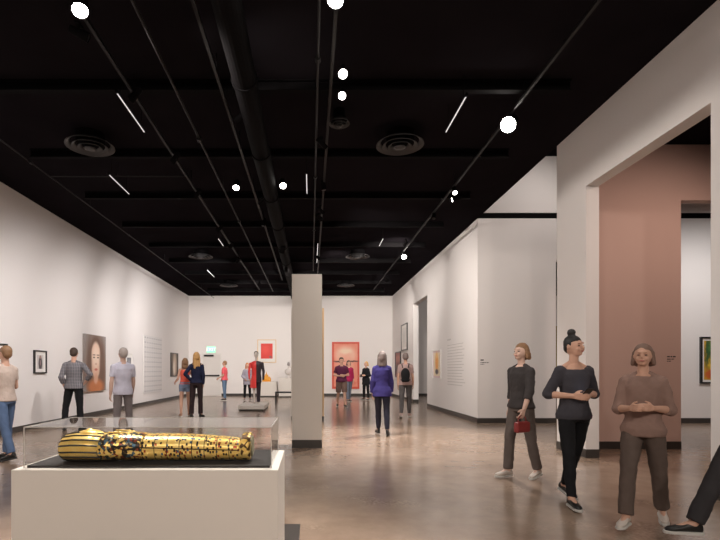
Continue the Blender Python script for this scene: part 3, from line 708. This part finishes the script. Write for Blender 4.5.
HB = mat('hair_brown', (.05, .028, .018), .6, noise=.3, nscale=40); HBK = mat('hair_black', (.012, .010, .010), .55, noise=.3, nscale=40)
HBL = mat('hair_blonde', (.58, .33, .12), .55, noise=.25, nscale=40); HG = mat('hair_grey_brown', (.17, .13, .12), .6, noise=.3, nscale=40); HR = mat('hair_ginger', (.45, .16, .04), .6, noise=.3, nscale=40)
HLB = mat('hair_light_brown', (.26, .14, .07), .6, noise=.3, nscale=40)
def plaid():
    m, nt, b = newmat('grey_plaid_cloth'); tc = nt.nodes.new('ShaderNodeTexCoord'); sp = nt.nodes.new('ShaderNodeSeparateXYZ'); nt.links.new(tc.outputs['Object'], sp.inputs[0])
    outs = []
    for i, ax in ((0, 'x'), (2, 'z')):
        mm = nt.nodes.new('ShaderNodeMath'); mm.operation = 'MULTIPLY'; mm.inputs[1].default_value = 30; nt.links.new(sp.outputs[i], mm.inputs[0])
        fr = nt.nodes.new('ShaderNodeMath'); fr.operation = 'FRACT'; nt.links.new(mm.outputs[0], fr.inputs[0])
        gt = nt.nodes.new('ShaderNodeMath'); gt.operation = 'GREATER_THAN'; gt.inputs[1].default_value = .62; nt.links.new(fr.outputs[0], gt.inputs[0]); outs.append(gt.outputs[0])
    ad = nt.nodes.new('ShaderNodeMath'); ad.operation = 'ADD'; nt.links.new(outs[0], ad.inputs[0]); nt.links.new(outs[1], ad.inputs[1])
    dv = nt.nodes.new('ShaderNodeMath'); dv.operation = 'MULTIPLY'; dv.inputs[1].default_value = .5; nt.links.new(ad.outputs[0], dv.inputs[0])
    mx = nt.nodes.new('ShaderNodeMixRGB'); mx.inputs[1].default_value = (.085, .080, .090, 1); mx.inputs[2].default_value = (.30, .28, .30, 1); nt.links.new(dv.outputs[0], mx.inputs[0]); nt.links.new(mx.outputs[0], b.inputs['Base Color']); b.inputs['Roughness'].default_value = .85
    return m
def X(px, d): return (px-VX)*d/F
JEANS = cloth('blue_denim', (.10, .15, .26)); BLK = cloth('black_cloth', (.012, .012, .014)); BLKSHOE = mat('black_leather', (.015, .014, .014), .4); WSHOE = mat('white_canvas', (.62, .55, .50), .7)
HANG = ((-.16, .06, -1), (-.05, -.18, -1)); HANGR = ((.16, .06, -1), (.05, -.18, -1))
STAND = ((0, 4, 2), (0, 4, 2))
def hangs(sw=0): return (((-.16, -.05-sw, -1), (-.04, -.25-sw, -1)), ((.16, -.05+sw, -1), (.04, -.25+sw, -1)))

person('person in a pale tan T-shirt and blue jeans at the left edge', X(5, 7.5), 7.5, -105, 1.70, ((8, 3, 4), (-14, 3, 6)), (((-.2, -.1, -1), (.35, -1, .05)), ((.2, -.1, -1), (-.35, -1, .1))),
       {'m': cloth('tan_tee', (.55, .44, .38)), 'sleeve': .6, 'hem': .90}, {'m': JEANS}, BLKSHOE, ('short', HLB), 'fair', sex='m', sole=(.03, .03, .03))
person('man in a grey plaid shirt and black trousers, hands on hips, facing the large portrait', X(74, 11.2), 11.2, 190, 1.83, ((2, 4, 2), (2, 11, 2)), (((-.62, .30, -.75), (.45, -.35, -.62)), ((.25, .22, -1), (-.10, -.55, -.8))),
       {'m': plaid(), 'sleeve': 1.62, 'hem': .88, 'add': .022, 'flare': .02}, {'m': BLK, 'add': .014}, BLKSHOE, ('short', HB), 'fair', sex='m', near=True, sole=(.03, .03, .03), hpitch=6)
person('person in a pale lavender shirt and grey trousers by the small white frame', X(123, 9.6), 9.6, -140, 1.76, STAND, hangs(.1),
       {'m': cloth('lavender_shirt', (.60, .58, .68)), 'sleeve': .7, 'hem': .86, 'add': .02}, {'m': cloth('mid_grey_trousers', (.22, .19, .19))}, BLKSHOE, ('short', mat('hair_ash', (.42, .36, .33), .6)), 'pale', sex='m')
person('woman in a coral tank top and denim shorts beside the blonde woman', X(185, 14.5), 14.5, -160, 1.68, ((2, 3, 2), (-6, 4, 4)), (((-.35, .1, -.9), (.25, -.7, -.4)), ((.25, .1, -1), (.2, -.8, -.35))),
       {'m': cloth('coral_top', (.78, .13, .09)), 'sleeve': .0, 'hem': .96, 'low': 1, 'name': 'tank_top', 'add': .010}, {'m': cloth('pale_denim', (.22, .28, .40)), 'len': .42, 'name': 'shorts', 'add': .018, 'waist': 1.03}, mat('tan_sandal', (.45, .25, .17), .6), ('shoulder', HLB), 'fair')
person('tall woman with long blonde hair in a navy top and dark trousers', X(196.5, 14.2), 14.2, 175, 1.84, ((3, 2, 2), (-4, 3, 3)), (((-.2, .15, -1), (.1, -.25, -1)), ((.5, .25, -.8), (-.5, -.25, -.6))),
       {'m': cloth('navy_top', (.018, .022, .055)), 'sleeve': 2, 'hem': .92, 'add': .012}, {'m': cloth('dark_brown_trousers', (.035, .022, .024)), 'slim': 0}, BLKSHOE, ('long', HBL), 'fair', hyaw=25, sole=(.03, .03, .03))
person('person in a pink shirt and jeans standing by the far door', X(224.5, 22), 22, -100, 1.74, ((3, 3, 2), (-3, 3, 3)), (((-.2, .1, -1), (0, -.6, -.6)), ((.2, .1, -1), (0, -.8, -.5))),
       {'m': cloth('pink_shirt', (.80, .13, .15)), 'sleeve': .8, 'hem': .90, 'add': .025}, {'m': cloth('light_jeans', (.13, .20, .30))}, BLKSHOE, ('short', HLB), 'fair', sex='m')
person('woman in a grey cardigan over a purple top with ginger hair by the sculpture', X(247.3, 22.4), 22.4, 12, 1.66, STAND, (((-.3, .05, -1), (.35, -.6, -.5)), ((.3, .05, -1), (-.35, -.6, -.5))),
       {'m': cloth('grey_cardigan', (.33, .31, .36)), 'sleeve': 2, 'hem': .72, 'add': .03, 'name': 'cardigan'}, {'m': BLK, 'slim': 1}, BLKSHOE, ('shoulder', HR), 'fair')
person('person in a maroon T-shirt and brown knee-length shorts walking before the red painting', X(341.5, 18.2), 18.2, 8, 1.80, ((-12, 1, 16), (14, 1, 6)), (((-.3, .1, -1), (.7, -.5, -.1)), ((.3, .1, -1), (-.7, -.5, .0))),
       {'m': cloth('maroon_tee', (.10, .022, .055)), 'sleeve': .7, 'hem': .88, 'add': .03}, {'m': cloth('brown_shorts', (.19, .12, .10)), 'len': .95, 'name': 'shorts', 'add': .03}, BLKSHOE, ('short', HB), 'fair', sex='m')
person('person in a magenta top and blue-grey trousers behind the maroon walker', X(348.8, 21.2), 21.2, 20, 1.74, ((10, 1, 3), (-10, 1, 6)), hangs(.1),
       {'m': cloth('magenta_top', (.38, .02, .085)), 'sleeve': 1.6, 'hem': .86, 'add': .02}, {'m': cloth('blue_grey_trousers', (.16, .18, .23))}, BLKSHOE, ('bob', HBK), 'fair')
person('fair-haired person in a long black coat beside the red painting', X(366, 22.3), 22.3, -50, 1.72, ((0, 5, 2), (0, 5, 2)), (((-.25, .05, -1), (.2, -.9, -.1)), ((.25, .05, -1), (-.2, -.9, .0))),
       {'m': BLK, 'sleeve': 2, 'hem': .70, 'add': .035, 'flare': .02, 'name': 'coat'}, {'m': BLK, 'slim': 1}, BLKSHOE, ('bob', HBL), 'fair')
t, _ = person('woman in a violet-blue top and dark trousers walking away past the pillar', X(382, 10.4), 10.4, 176, 1.72, ((-8, 1, 10), (14, -2, 6)), hangs(.12),
       {'m': cloth('violet_top', (.05, .04, .18)), 'sleeve': 2, 'hem': .80, 'add': .028, 'flare': .03}, {'m': cloth('dark_navy_trousers', (.028, .028, .045)), 'slim': 1}, BLKSHOE, ('shoulder', HG), 'fair', near=True, sole=(.03, .03, .03))
t, pt = person('person in a light grey top with a black backpack by the side doorway', X(405.5, 14.1), 14.1, 168, 1.82, ((14, 1, 5), (-12, 2, 10)), hangs(.1),
       {'m': cloth('rose_grey_top', (.42, .29, .27)), 'sleeve': .7, 'hem': .88, 'add': .016}, {'m': cloth('charcoal_leggings', (.10, .09, .09)), 'slim': 1}, mat('pinkish_shoe', (.42, .30, .27), .6), ('short', HG), 'fair')
bp = bpy.data.objects.new('backpack', None); COL.objects.link(bp); bp.location = t.location; bp.rotation_euler = t.rotation_euler; tag(bp, 'small black backpack worn by the person by the side doorway', 'backpack')
w = bmesh.new(); ell(w, (0, .185, 1.22), (.13, .075, .19)); box(w, -.11, .11, .12, .24, 1.02, 1.3, bev=.03); obj('bag', remesh(w, .012, 3), BLK, bp)
for s in (-1, 1):
    w = bmesh.new(); pts = [(s*.08, .15, 1.42), (s*.10, .04, 1.53), (s*.105, -.10, 1.45), (s*.11, -.155, 1.28), (s*.14, -.05, 1.12), (s*.10, .15, 1.05)]
    for a, b in zip(pts, pts[1:]): caps(w, a, b, .014)
    obj('strap', remesh(w, .008, 2), BLK, bp)
t, pt = person('person in charcoal top and white sneakers carrying a red bag', X(521, 6.25), 6.25, -62, 1.67, ((13, 2, 10), (-9, 2, 8)), (((-.2, .25, -1), (-.05, -.15, -1)), ((.2, -.3, -1), (.05, -.5, -.9))),
       {'m': cloth('charcoal_top', (.055, .048, .048)), 'sleeve': 1.5, 'hem': .90, 'add': .02}, {'m': cloth('taupe_trousers', (.13, .105, .095)), 'add': .012}, WSHOE, ('bob', HLB), 'pale', near=True)
wr = pt['wr'][1]
bg = bpy.data.objects.new('handbag', None); COL.objects.link(bg); M_ = Matrix.Translation(t.location) @ Matrix.Rotation(t.rotation_euler.z, 4, 'Z'); bg.location = M_ @ (wr+pt['hd'][1].normalized()*.09); bg.rotation_euler = t.rotation_euler; tag(bg, 'small dark red handbag hanging from the hand of the charcoal-topped walker', 'handbag')
RED = mat('dark_red_leather', (.26, .03, .03), .45)
w = bmesh.new(); box(w, -.035, .035, -.11, .11, -.20, -.07, bev=.02); obj('bag_body', w, RED, bg)
w = bmesh.new()
for i in range(8):
    a, b = math.pi*i/8, math.pi*(i+1)/8; caps(w, (0, .07*math.cos(a), -.07+.075*math.sin(a)), (0, .07*math.cos(b), -.07+.075*math.sin(b)), .006)
obj('handle', remesh(w, .004, 1), RED, bg)
t, pt = person('woman with a top bun in a charcoal scoop-neck top and black leggings, walking towards us', X(574, 5.05), 5.05, 4, 1.69, ((13, 4, 4), (-13, -2, 14)), (((-.42, .22, -1), (.62, -.75, -.04)), ((.42, .20, -1), (-.62, -.70, .02))),
       {'m': cloth('slate_top', (.055, .052, .062)), 'sleeve': 1.25, 'hem': .88, 'add': .016, 'low': 1}, {'m': BLK, 'slim': 1, 'add': .006, 'name': 'leggings'}, BLKSHOE, ('bun', HBK), 'fair', near=True, hyaw=22)
M_ = Matrix.Translation(t.location) @ Matrix.Rotation(t.rotation_euler.z, 4, 'Z')
c_ = M_ @ ((pt['wr'][0]+pt['wr'][1])/2+pt['hd'][0]*.04+pt['hd'][1]*.04+Vector((0, -.03, .03)))
ph = thing('phone', 'small phone held in both hands by the bun-haired woman', 'phone', c_, t.rotation_euler.z)
w = B(-.036, .036, -.075, .075, -.004, .004, bev=.003); o = obj('case', w, BLACK, ph); o.rotation_euler = (R(-35), 0, 0)
o = obj('screen', B(-.032, .032, -.068, .068, .0041, .0051), mat('lit_screen', (.5, .6, .7), .2, emit=(.7, .8, 1), estr=.8), ph); o.rotation_euler = (R(-35), 0, 0)
person('person in dusky brown top and white sneakers in front of the blush wall', X(643, 4.35), 4.35, -38, 1.57, ((22, 3, 10), (-14, 5, 8)), (((-.2, -.1, -1), (.5, -.9, .1)), ((.25, .1, -1), (-.5, -.9, .1))),
       {'m': cloth('dusky_brown_top', (.28, .18, .15)), 'sleeve': 1.3, 'hem': .86, 'add': .022}, {'m': cloth('dusky_dark_trousers', (.12, .088, .075)), 'add': .016}, WSHOE, ('bob', mat('hair_dusky', (.20, .12, .09), .6)), 'fair', near=True, sex='f')
person('striding person in dark grey trousers cut by the right edge', X(757, 3.7), 3.7, -92, 1.74, ((30, 2, 6), (-10, 2, 16)), (((-.1, .2, -1), (0, -.1, -1)), ((.1, .25, -1), (0, -.1, -1))),
       {'m': cloth('grey_jumper', (.20, .18, .18)), 'sleeve': 2, 'hem': .88, 'add': .016}, {'m': cloth('dark_grey_trousers', (.04, .037, .04)), 'add': .012}, BLKSHOE, ('short', HB), 'fair', near=True, sex='m')

# standing sculpture: half red dress, half dark suit, painted head
sc = thing('standing_sculpture', 'life-size standing figure sculpture, half red dress and half dark suit', 'sculpture', (-1.93, 17.6, .17), R(8))
BUSTM = mat('sculpture_pale', (.62, .55, .50), .5)
REDP = mat('sculpture_red', (.80, .05, .045), .4, noise=.1); SUIT = mat('sculpture_dark', (.03, .02, .028), .5)
w = bmesh.new(); loft(w, [((0, 0, z), a, b, None) for z, a, b in [(.86, .15, .09), (1.0, .13, .085), (1.15, .13, .09), (1.35, .17, .095), (1.45, .14, .07), (1.49, .05, .05)]])
caps(w, (0, 0, 1.46), (0, 0, 1.60), .045); ell(w, (0, 0, 1.72), (.078, .09, .115)); ell(w, (0, -.09, 1.70), (.013, .02, .025)); ell(w, (0, -.04, 1.64), (.05, .05, .05))
for s in (-1, 1): caps(w, (s*.08, 0, .88), (s*.075, 0, .48), .065, .042); caps(w, (s*.075, 0, .48), (s*.06, 0, .05), .042, .028); caps(w, (s*.06, .0, .03), (s*.06, -.12, .02), .028, .02)
obj('figure', remesh(w, .010, 3), BUSTM, sc)
w = bmesh.new(); ell(w, (0, .02, 1.76), (.082, .09, .085)); ell(w, (0, .05, 1.70), (.07, .06, .08)); obj('hair', remesh(w, .010, 2), HBK, sc)
w = bmesh.new()
def half(w, s, rings):
    vs = []
    for z, a, b in rings:
        ring = [w.verts.new((s*a*math.sin(math.pi*i/12), -b*math.cos(math.pi*i/12), z)) for i in range(13)]; vs.append(ring)
    for a, b in zip(vs, vs[1:]):
        for i in range(12): w.faces.new((a[i], a[i+1], b[i+1], b[i]))
        w.faces.new((a[12], a[0], b[0], b[12]))
    w.faces.new(vs[0]); w.faces.new(vs[-1][::-1])
half(w, -1, [(.55, .22, .15), (.8, .20, .14), (1.0, .155, .115), (1.2, .16, .12), (1.38, .20, .12), (1.46, .16, .09), (1.50, .07, .06)])
caps(w, (-.20, 0, 1.40), (-.25, 0, 1.12), .048, .04); caps(w, (-.25, 0, 1.12), (-.24, -.04, .88), .04, .03)
obj('red_dress', remesh(w, .011, 2), REDP, sc)
w = bmesh.new()
half(w, 1, [(.74, .19, .13), (.9, .19, .13), (1.05, .165, .12), (1.2, .18, .125), (1.38, .215, .125), (1.47, .17, .09), (1.50, .07, .06)])
caps(w, (.21, 0, 1.41), (.26, 0, 1.12), .055, .048); caps(w, (.26, 0, 1.12), (.25, -.04, .86), .048, .038)
tube(w, (.085, 0, .84), (.08, 0, .06), .09, .062)
obj('dark_suit', remesh(w, .011, 2), SUIT, sc)

# ------------------------------------------------------------------ show case in the foreground
xl_, xr_ = X(11, 3.0), X(278, 3.0); yb = 3.74; ped = thing('display_pedestal', 'large white rectangular pedestal in the foreground under the glass case', 'pedestal', ((xl_+xr_)/2, 3.37, 0))
hw, hd_ = (xr_-xl_)/2, .37
w = bmesh.new(); box(w, -hw, hw, -hd_, hd_, 0.05, .75, bev=.003); obj('body', w, WALL2, ped)
obj('recessed_base', B(-hw+.03, hw-.03, -hd_+.03, hd_-.03, 0, .05), BASE, ped)
vx0, vx1, vy0, vy1, vz0, vz1 = X(24, 3.05), X(271.3, 3.05), 3.05, 3.68, .75, 1.0
DK = mat('dark_display_deck', (.028, .024, .024), .6, noise=.1, nscale=30)
tag(obj('display_deck', B(vx0+.012, vx1-.012, vy0+.012, vy1-.012, .7505, .765), DK), 'thin dark board on the pedestal under the golden coffin', 'board')
vit = thing('glass_case', 'clear box cover over the golden coffin on the foreground pedestal', 'display case', ((vx0+vx1)/2, (vy0+vy1)/2, .7505))
a, b, h, g = (vx1-vx0)/2, (vy1-vy0)/2, vz1-vz0, .006
for nm, bx in [('pane', (-a, a, -b, -b+g, 0, h-g)), ('pane', (-a, a, b-g, b, 0, h-g)), ('pane', (-a, -a+g, -b+g, b-g, 0, h-g)), ('pane', (a-g, a, -b+g, b-g, 0, h-g)), ('lid', (-a, a, -b, b, h-g, h))]:
    obj(nm, B(*bx), GLASS, vit)
w = bmesh.new(); e = .0022
for z in (h,):
    for yy in (-b, b): box(w, -a, a, yy-e, yy+e, z-e, z+e)
    for xx in (-a, a): box(w, xx-e, xx+e, -b, b, z-e, z+e)
for xx in (-a, a):
    for yy in (-b, b): box(w, xx-e, xx+e, yy-e, yy+e, 0, h)
obj('edge_seam', w, EDGE, vit)
for i in range(3):
    pass
# the golden coffin
def gold_mat(name, kind):
    m, nt, b = newmat(name); tc = nt.nodes.new('ShaderNodeTexCoord'); N = nt.nodes.new; Lk = nt.links.new
    sp = N('ShaderNodeSeparateXYZ'); Lk(tc.outputs['Object'], sp.inputs[0])
    gold = N('ShaderNodeMixRGB'); nz = N('ShaderNodeTexNoise'); nz.inputs['Scale'].default_value = 25; Lk(tc.outputs['Object'], nz.inputs[0])
    gold.inputs[1].default_value = (1, .58, .10, 1); gold.inputs[2].default_value = (1, .80, .32, 1); Lk(nz.outputs['Fac'], gold.inputs[0]); cur = gold.outputs[0]
    def layer(mask, col):
        nonlocal cur
        mx = N('ShaderNodeMixRGB'); Lk(mask, mx.inputs[0]); Lk(cur, mx.inputs[1]); mx.inputs[2].default_value = (*col, 1); cur = mx.outputs[0]
    def math_(op, a, v=None):
        n = N('ShaderNodeMath'); n.operation = op
        Lk(a, n.inputs[0])
        if v is not None:
            if isinstance(v, (int, float)): n.inputs[1].default_value = v
            else: Lk(v, n.inputs[1])
        return n.outputs[0]
    metal = None
    if kind == 'glyph':
        at2 = N('ShaderNodeMath'); at2.operation = 'ARCTAN2'; Lk(sp.outputs[2], at2.inputs[0]); Lk(math_('MULTIPLY', sp.outputs[1], -1.0), at2.inputs[1])
        cb = N('ShaderNodeCombineXYZ'); Lk(math_('MULTIPLY', sp.outputs[0], 62), cb.inputs[0]); Lk(math_('MULTIPLY', at2.outputs[0], 7.5), cb.inputs[1])
        v = N('ShaderNodeTexVoronoi'); v.inputs['Scale'].default_value = 1; v.distance = 'CHEBYCHEV'; Lk(cb.outputs[0], v.inputs['Vector'])
        sc_ = N('ShaderNodeSeparateColor'); Lk(v.outputs['Color'], sc_.inputs[0])
        inn = math_('LESS_THAN', v.outputs['Distance'], .36)
        dark = math_('MULTIPLY', inn, math_('GREATER_THAN', sc_.outputs[0], .44)); layer(dark, (.03, .02, .015))
        blue = math_('MULTIPLY', inn, math_('LESS_THAN', sc_.outputs[0], .14)); layer(blue, (.05, .13, .22))
        red = math_('MULTIPLY', inn, math_('GREATER_THAN', sc_.outputs[1], .82)); layer(red, (.42, .06, .02))
        fr = math_('FRACT', math_('MULTIPLY', sp.outputs[0], 13)); layer(math_('LESS_THAN', fr, .06), (.05, .03, .02))
        fr = math_('FRACT', math_('MULTIPLY', at2.outputs[0], 1.6)); layer(math_('LESS_THAN', fr, .07), (.05, .03, .02))
    elif kind == 'collar':
        v = N('ShaderNodeTexVoronoi'); v.inputs['Scale'].default_value = 62; Lk(tc.outputs['Object'], v.inputs['Vector']); sc_ = N('ShaderNodeSeparateColor'); Lk(v.outputs['Color'], sc_.inputs[0])
        layer(math_('GREATER_THAN', sc_.outputs[0], .42), (.035, .028, .022)); layer(math_('GREATER_THAN', sc_.outputs[1], .88), (.28, .05, .02)); layer(math_('GREATER_THAN', sc_.outputs[2], .86), (.07, .15, .22))
        layer(math_('LESS_THAN', v.outputs['Distance'], .12), (.9, .6, .2))
    elif kind == 'foot':
        v = N('ShaderNodeTexVoronoi'); v.inputs['Scale'].default_value = 40; Lk(tc.outputs['Object'], v.inputs['Vector']); sc_ = N('ShaderNodeSeparateColor'); Lk(v.outputs['Color'], sc_.inputs[0])
        layer(math_('GREATER_THAN', sc_.outputs[0], .6), (.12, .06, .02))
    Lk(cur, b.inputs['Base Color']); b.inputs['Metallic'].default_value = .4; b.inputs['Roughness'].default_value = .33
    bp_ = N('ShaderNodeBump'); bp_.inputs['Strength'].default_value = .35; bp_.inputs['Distance'].default_value = .004; Lk(cur, bp_.inputs['Height']); Lk(bp_.outputs[0], b.inputs['Normal'])
    return m
cx0, cx1, cyy = X(66, 3.23), X(253, 3.23), 3.23
cof = thing('golden_coffin', 'golden Egyptian-style coffin lying on its back inside the glass case', 'coffin', ((cx0+cx1)/2, cyy, .772))
Lh = (cx1-cx0)/2
rotX = Matrix.Rotation(A90, 3, 'Y')
def seg(name, prof, m, power=2.3, n=40):
    w = bmesh.new(); loft(w, [((x, 0, zc), rz_, ry_, rotX) for x, rz_, ry_, zc in prof], n, power=power); return obj(name, w, m, cof, smooth=False)
# profile: x, half height, half depth, centre height
bodyp = []
for i in range(17):
    u = i/16; x = -Lh+.50+(2*Lh-.50-.06)*u; bodyp.append((x, .083-.016*u+.006*math.sin(u*3), .128-.030*u, .0845-.0155*u+.006*math.sin(u*3)))
o = seg('lid_and_trough', bodyp, gold_mat('gold_inscribed', 'glyph')); 
for p_ in o.data.polygons: p_.use_smooth = True
o = seg('foot_box', [(Lh-.075, .072, .100, .074), (Lh-.06, .086, .108, .087), (Lh-.02, .088, .108, .089), (Lh-.008, .080, .100, .089)], gold_mat('gold_foot', 'foot'))
obj('foot_disc', lathe(bmesh.new(), [(.066, 0), (.066, .009), (.055, .012), (.002, .012)], 32, Matrix.Translation((Lh-.009, 0, .089)) @ Matrix.Rotation(A90, 4, 'Y')), mat('grey_green_disc', (.32, .30, .20), .5), cof)
o = seg('collar', [(-Lh+.24, .080, .134, .083), (-Lh+.30, .088, .142, .090), (-Lh+.38, .090, .141, .092), (-Lh+.46, .088, .135, .090), (-Lh+.52, .085, .129, .086)], gold_mat('jewelled_collar', 'collar'))
GLD = gold_mat('plain_gold', 'plain')
STR = mat('black_inlay', (.02, .018, .016), .4)
w = bmesh.new(); loft(w, [((x, 0, zc), a_, b_, rotX) for x, a_, b_, zc in [(-Lh+.0, .066, .105, .082), (-Lh+.02, .082, .122, .084), (-Lh+.09, .088, .133, .089), (-Lh+.18, .088, .138, .089), (-Lh+.26, .084, .136, .086)]], 40, power=2.3)
o = obj('striped_headdress', w, GLD, cof, smooth=True)
for i in range(16):
    a0 = 2*math.pi*(i+.5)/16; w = bmesh.new(); pts = []
    for x, ra, rb, zc in [(-Lh+.004, .067, .106, .082), (-Lh+.022, .083, .123, .084), (-Lh+.09, .089, .134, .089), (-Lh+.18, .089, .139, .089), (-Lh+.26, .085, .137, .086)]:
        e_ = 2/2.3; ca, sa = math.cos(a0), math.sin(a0)
        pts.append(Vector((x, rb*math.copysign(abs(sa)**e_, sa), zc+ra*math.copysign(abs(ca)**e_, ca))))
    for p_, q2 in zip(pts, pts[1:]): tube(w, p_, q2, .0055, n=8)
    obj('inlay_stripe', w, STR, cof)
# face and crossed arms relief
w = bmesh.new(); ell(w, (-Lh+.16, 0, .165), (.085, .062, .030)); ell(w, (-Lh+.155, 0, .193), (.022, .010, .009)); obj('face', remesh(w, .005, 2), GLD, cof)
w = bmesh.new(); caps(w, (-Lh+.36, -.10, .150), (-Lh+.42, .05, .172), .017, .012); caps(w, (-Lh+.36, .10, .150), (-Lh+.42, -.05, .172), .017, .012); caps(w, (-Lh+.40, .05, .18), (-Lh+.30, .06, .182), .006); caps(w, (-Lh+.40, -.05, .18), (-Lh+.30, -.06, .182), .006)
obj('crossed_arms', remesh(w, .005, 2), GLD, cof)

# dark floor plate behind the pedestal
tag(obj('floor_plate', B(-.36, -.094, 3.88, 4.35, 0, .012, bev=.003), BASE), 'dark flat plate on the floor at the right rear of the pedestal', 'floor plate')

# ------------------------------------------------------------------ camera, world, view
cam = bpy.data.cameras.new('camera'); co = bpy.data.objects.new('camera', cam); COL.objects.link(co)
co.location = (0, 0, EYE); co.rotation_euler = (A90, 0, 0)
cam.sensor_fit = 'HORIZONTAL'; cam.sensor_width = 36; cam.lens = 36*F/720
cam.shift_x = (360-VX)/720; cam.shift_y = (VY-270)/720; cam.clip_start = .05; cam.clip_end = 200
S.camera = co
wd = bpy.data.worlds.new('room_air'); S.world = wd; wd.use_nodes = True
wd.node_tree.nodes['Background'].inputs[0].default_value = (.02, .018, .018, 1); wd.node_tree.nodes['Background'].inputs[1].default_value = 1
S.view_settings.view_transform = 'Standard'; S.view_settings.look = 'None'; S.view_settings.exposure = 1.15; S.view_settings.gamma = 1
for o in COL.items: REAL.objects.link(o)
